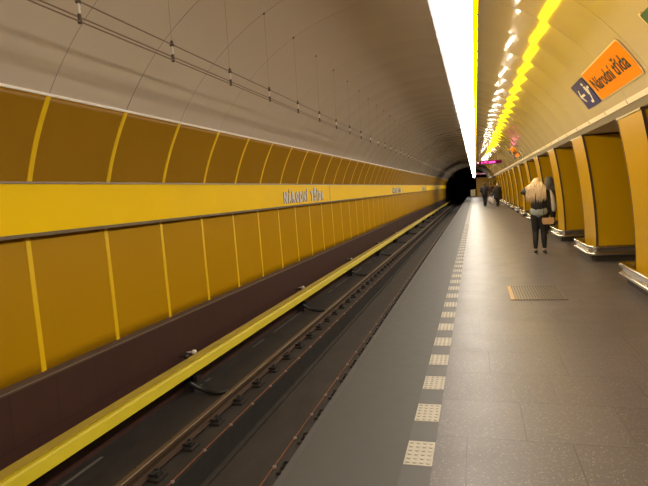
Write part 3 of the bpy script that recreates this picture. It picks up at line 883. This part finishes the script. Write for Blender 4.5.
for i in range(150):
    th = rnd.uniform(-2.15, 2.15); el = rnd.uniform(.05, 1.45)
    bx = Vector((math.sin(th)*math.cos(el), -math.cos(th)*math.cos(el), math.sin(el)))
    start = h+Vector((0, -.012, .028))+bx*.096
    side = start.x-h.x; L = rnd.uniform(.31, .44)*(1-.10*abs(th)/2.15)
    spread = 1.55+.35*rnd.random()
    gap = .035 if rnd.random() < .8 else 0
    ex = side*spread+(gap if side > 0 else -gap)-.01; ey = -.13-.02*rnd.random()
    pts = []
    z0 = start.z; zend = h.z-.02-L+.12*abs(ex)
    for q in range(9):
        u = q/8; w = min(1, u*2.2); w = w*w*(3-2*w)
        x = start.x+(h.x+ex-start.x)*w+.010*math.sin(u*7+i); y = start.y+(min(start.y, ey)-start.y)*w+.006*math.sin(u*9+i*2)
        pts.append((x, y, z0+(zend-z0)*u+.02*math.sin(u*PI)))
    mb.tube(pts, [.010, .012, .013, .013, .013, .012, .010, .007, .002], 5)
ha = mb.build('hair', M['blonde'], wo, smooth=True)
hc = blob('hair_cap', [(h+Vector((0, -.03, .045)), .095, h+Vector((0, .02, .05)), .088), (h+Vector((0, -.06, .03)), .085, h+Vector((0, -.085, -.10)), .07)], M['blonde'], ha, .012, 2)
# her handbag, hanging by its strap
c = Matrix.Rotation(math.radians(-12), 4, 'Z'); W0 = Vector((1.34, 12.60, 0))
bagpos = W0+Vector((.165, -.175, .66))
bg = thing('handbag', 'small tan handbag hanging at the hip of the blonde woman', 'bag', bagpos)
mb = MB(); pr = [(-.125, .0), (-.10, -.055), (.10, -.055), (.125, .0), (.118, .085), (-.118, .085)]
mb.add([(x, -.035, z+.06) for x, z in pr]+[(x, .035, z+.06) for x, z in pr], [tuple(range(6)), tuple(range(6, 12))]+[(i, (i+1) % 6, 6+(i+1) % 6, 6+i) for i in range(6)]); mb.build('body', M['bag'], bg, bevel=.012)
mb = MB(); mb.add([(x, -.037, z+.06) for x, z in [(-.115, .083), (.115, .083), (.09, .03), (0, .005), (-.09, .03)]]+[(x, -.043, z+.06) for x, z in [(-.115, .083), (.115, .083), (.09, .03), (0, .005), (-.09, .03)]], [tuple(range(5)), tuple(range(5, 10))]+[(i, (i+1) % 5, 5+(i+1) % 5, 5+i) for i in range(5)]); mb.build('flap', M['bag'], bg)
mb = MB(); mb.tube([(-.11, 0, .14), (-.075, -.005, .40), (-.06, .03, .64), (-.03, .13, .765), (-.01, .235, .72)], .006, 6); mb.tube([(.11, 0, .14), (.02, .01, .40), (-.03, .04, .64), (-.02, .13, .765)], .006, 6); mb.build('strap', M['blackcloth'], bg)

# person half hidden behind the woman
arms2 = dict(l=((-.19, .0, 1.40), (-.25, .02, 1.12), (-.20, .14, .92), (0, .5, -1), (1, 0, 0)), r=((.19, 0, 1.40), (.25, .0, 1.12), (.24, .10, .90), (0, .4, -1), (-1, 0, 0)))
p2 = person('dark grey jacketed person half hidden between the blonde woman and a pylon', (2.13, 17.2, 0), 0., 1.0, M['greycloth'], (M['blackcloth'], 1), M['brownhair'], arms2, .80, build=1.25)
blob('hood', [((0, -.03, 1.62), .125, (0, -.05, 1.50), .135), ((-.16, -.03, 1.40), .10, (.19, -.03, 1.40), .11), ((0, -.05, 1.52), .13, (.17, -.03, 1.42), .10)], M['greycloth'], p2, .012, 3)
blob('white_panel', chain(((.02, -.17, 1.30), .03), ((.07, -.19, 1.12), .055), ((.10, -.18, .86), .075), ((.10, -.16, .74), .06)), M['whitecloth'], p2, .012, 2)['label'] = 'white cloth hanging over the jacket'

# three people far along the platform
arms3 = dict(l=((-.19, .0, 1.39), (-.30, -.06, 1.14), (-.20, .08, 1.00), (.4, .8, 0), (0, 0, -1)), r=((.19, 0, 1.39), (.28, -.06, 1.13), (.33, -.06, .87), (0, .1, -1), (-1, 0, 0)))
legs3 = dict(l=((-.075, 0, .90), (-.07, .06, .50), (-.06, -.06, .10)), r=((.075, 0, .90), (.06, .03, .50), (.05, .06, .09)))
person('person in dark navy coat and trousers with one elbow out, far along the platform', (.68, 41.0, 0), 0, 1.03, M['navycloth'], (M['blackcloth'], 1), M['brownhair'], arms3, .78, legs=legs3, build=1.3)
arms4 = dict(l=((-.19, .0, 1.39), (-.29, -.06, 1.12), (-.345, -.08, .88), (0, .1, -1), (1, 0, 0)), r=((.19, 0, 1.39), (.25, -.02, 1.12), (.25, .10, .90), (0, .4, -1), (-1, 0, 0)))
person('person in long black coat with pale grey hair, nearest the far pylons', (1.50, 39.2, 0), 0, .96, M['blackcloth'], (M['blackcloth'], 1), M['greyhair'], arms4, .56, coat_flare=.07, legs=legs3, build=1.45)
person('person in dark red jacket walking between the two dark-coated people', (1.20, 45.0, 0), 0, 1.02, M['redcloth'], (M['greycloth'], 1), M['brownhair'], arms4, .85, legs=legs3)
def carrier(loc, label, w=.17):
    t = thing('carrier_bag', label, 'bag', loc, 'white carrier bags')
    mb = MB(); n = 16; prof = [(.75, 0), (1.0, .05), (1.05, .16), (.95, .28), (.70, .36), (.45, .40)]
    v = []; f = []
    for i, (r, z) in enumerate(prof):
        for q in range(n):
            a = 2*PI*q/n; k = 1+.08*math.sin(3*a+i)
            v.append((w*r*k*math.cos(a), .09*r*k*math.sin(a), z))
    for i in range(len(prof)-1):
        for q in range(n): f.append((i*n+q, i*n+(q+1) % n, (i+1)*n+(q+1) % n, (i+1)*n+q))
    f.append(tuple(range(n))); mb.add(v, f); mb.build('sack', M['plasticbag'], t, smooth=True)
    for s in (-1, 1):
        mb = MB(); mb.tube([(s*.06, 0, .38), (s*.03, 0, .46), (0, 0, .49)], [.018, .012, .010], 6); mb.build('handle', M['plasticbag'], t)
carrier((.68+.345, 40.93, .31), 'white carrier bag hanging from the hand of the navy-coated person')
carrier((1.50-.335, 39.11, .27), 'white carrier bag hanging beside the long black coat', .14)

# ------------------------------------------------------------------ camera
cam = bpy.data.cameras.new('camera'); co = bpy.data.objects.new('camera', cam); COL.objects.link(co)
f_px, roll = 530.0, math.radians(2.0)
cam.sensor_width = 36; cam.lens = f_px/648*36; cam.clip_end = 300; cam.clip_start = .05
Yc = Vector(((475-324)/f_px, -(185.5-243)/f_px, -1)).normalized()
u0 = Vector((-math.sin(roll), math.cos(roll), 0)); Zc = (u0-Yc*u0.dot(Yc)).normalized(); Xc = Yc.cross(Zc)
co.matrix_world = Matrix.Translation((0, 0, 1.6)) @ Matrix((Xc, Yc, Zc)).to_4x4()
S.camera = co
w = bpy.data.worlds.new('world'); S.world = w; w.use_nodes = True
w.node_tree.nodes['Background'].inputs[0].default_value = (.02, .018, .015, 1); w.node_tree.nodes['Background'].inputs[1].default_value = .0
S.view_settings.view_transform = 'Standard'; S.view_settings.look = 'None'
S.view_settings.exposure = 0.0; S.view_settings.gamma = 1.0; S.view_settings.use_curve_mapping = False
S.cycles.use_denoising = True
S.cycles.max_bounces = 8; S.cycles.diffuse_bounces = 5; S.cycles.glossy_bounces = 5
S.cycles.sample_clamp_indirect = 8.0
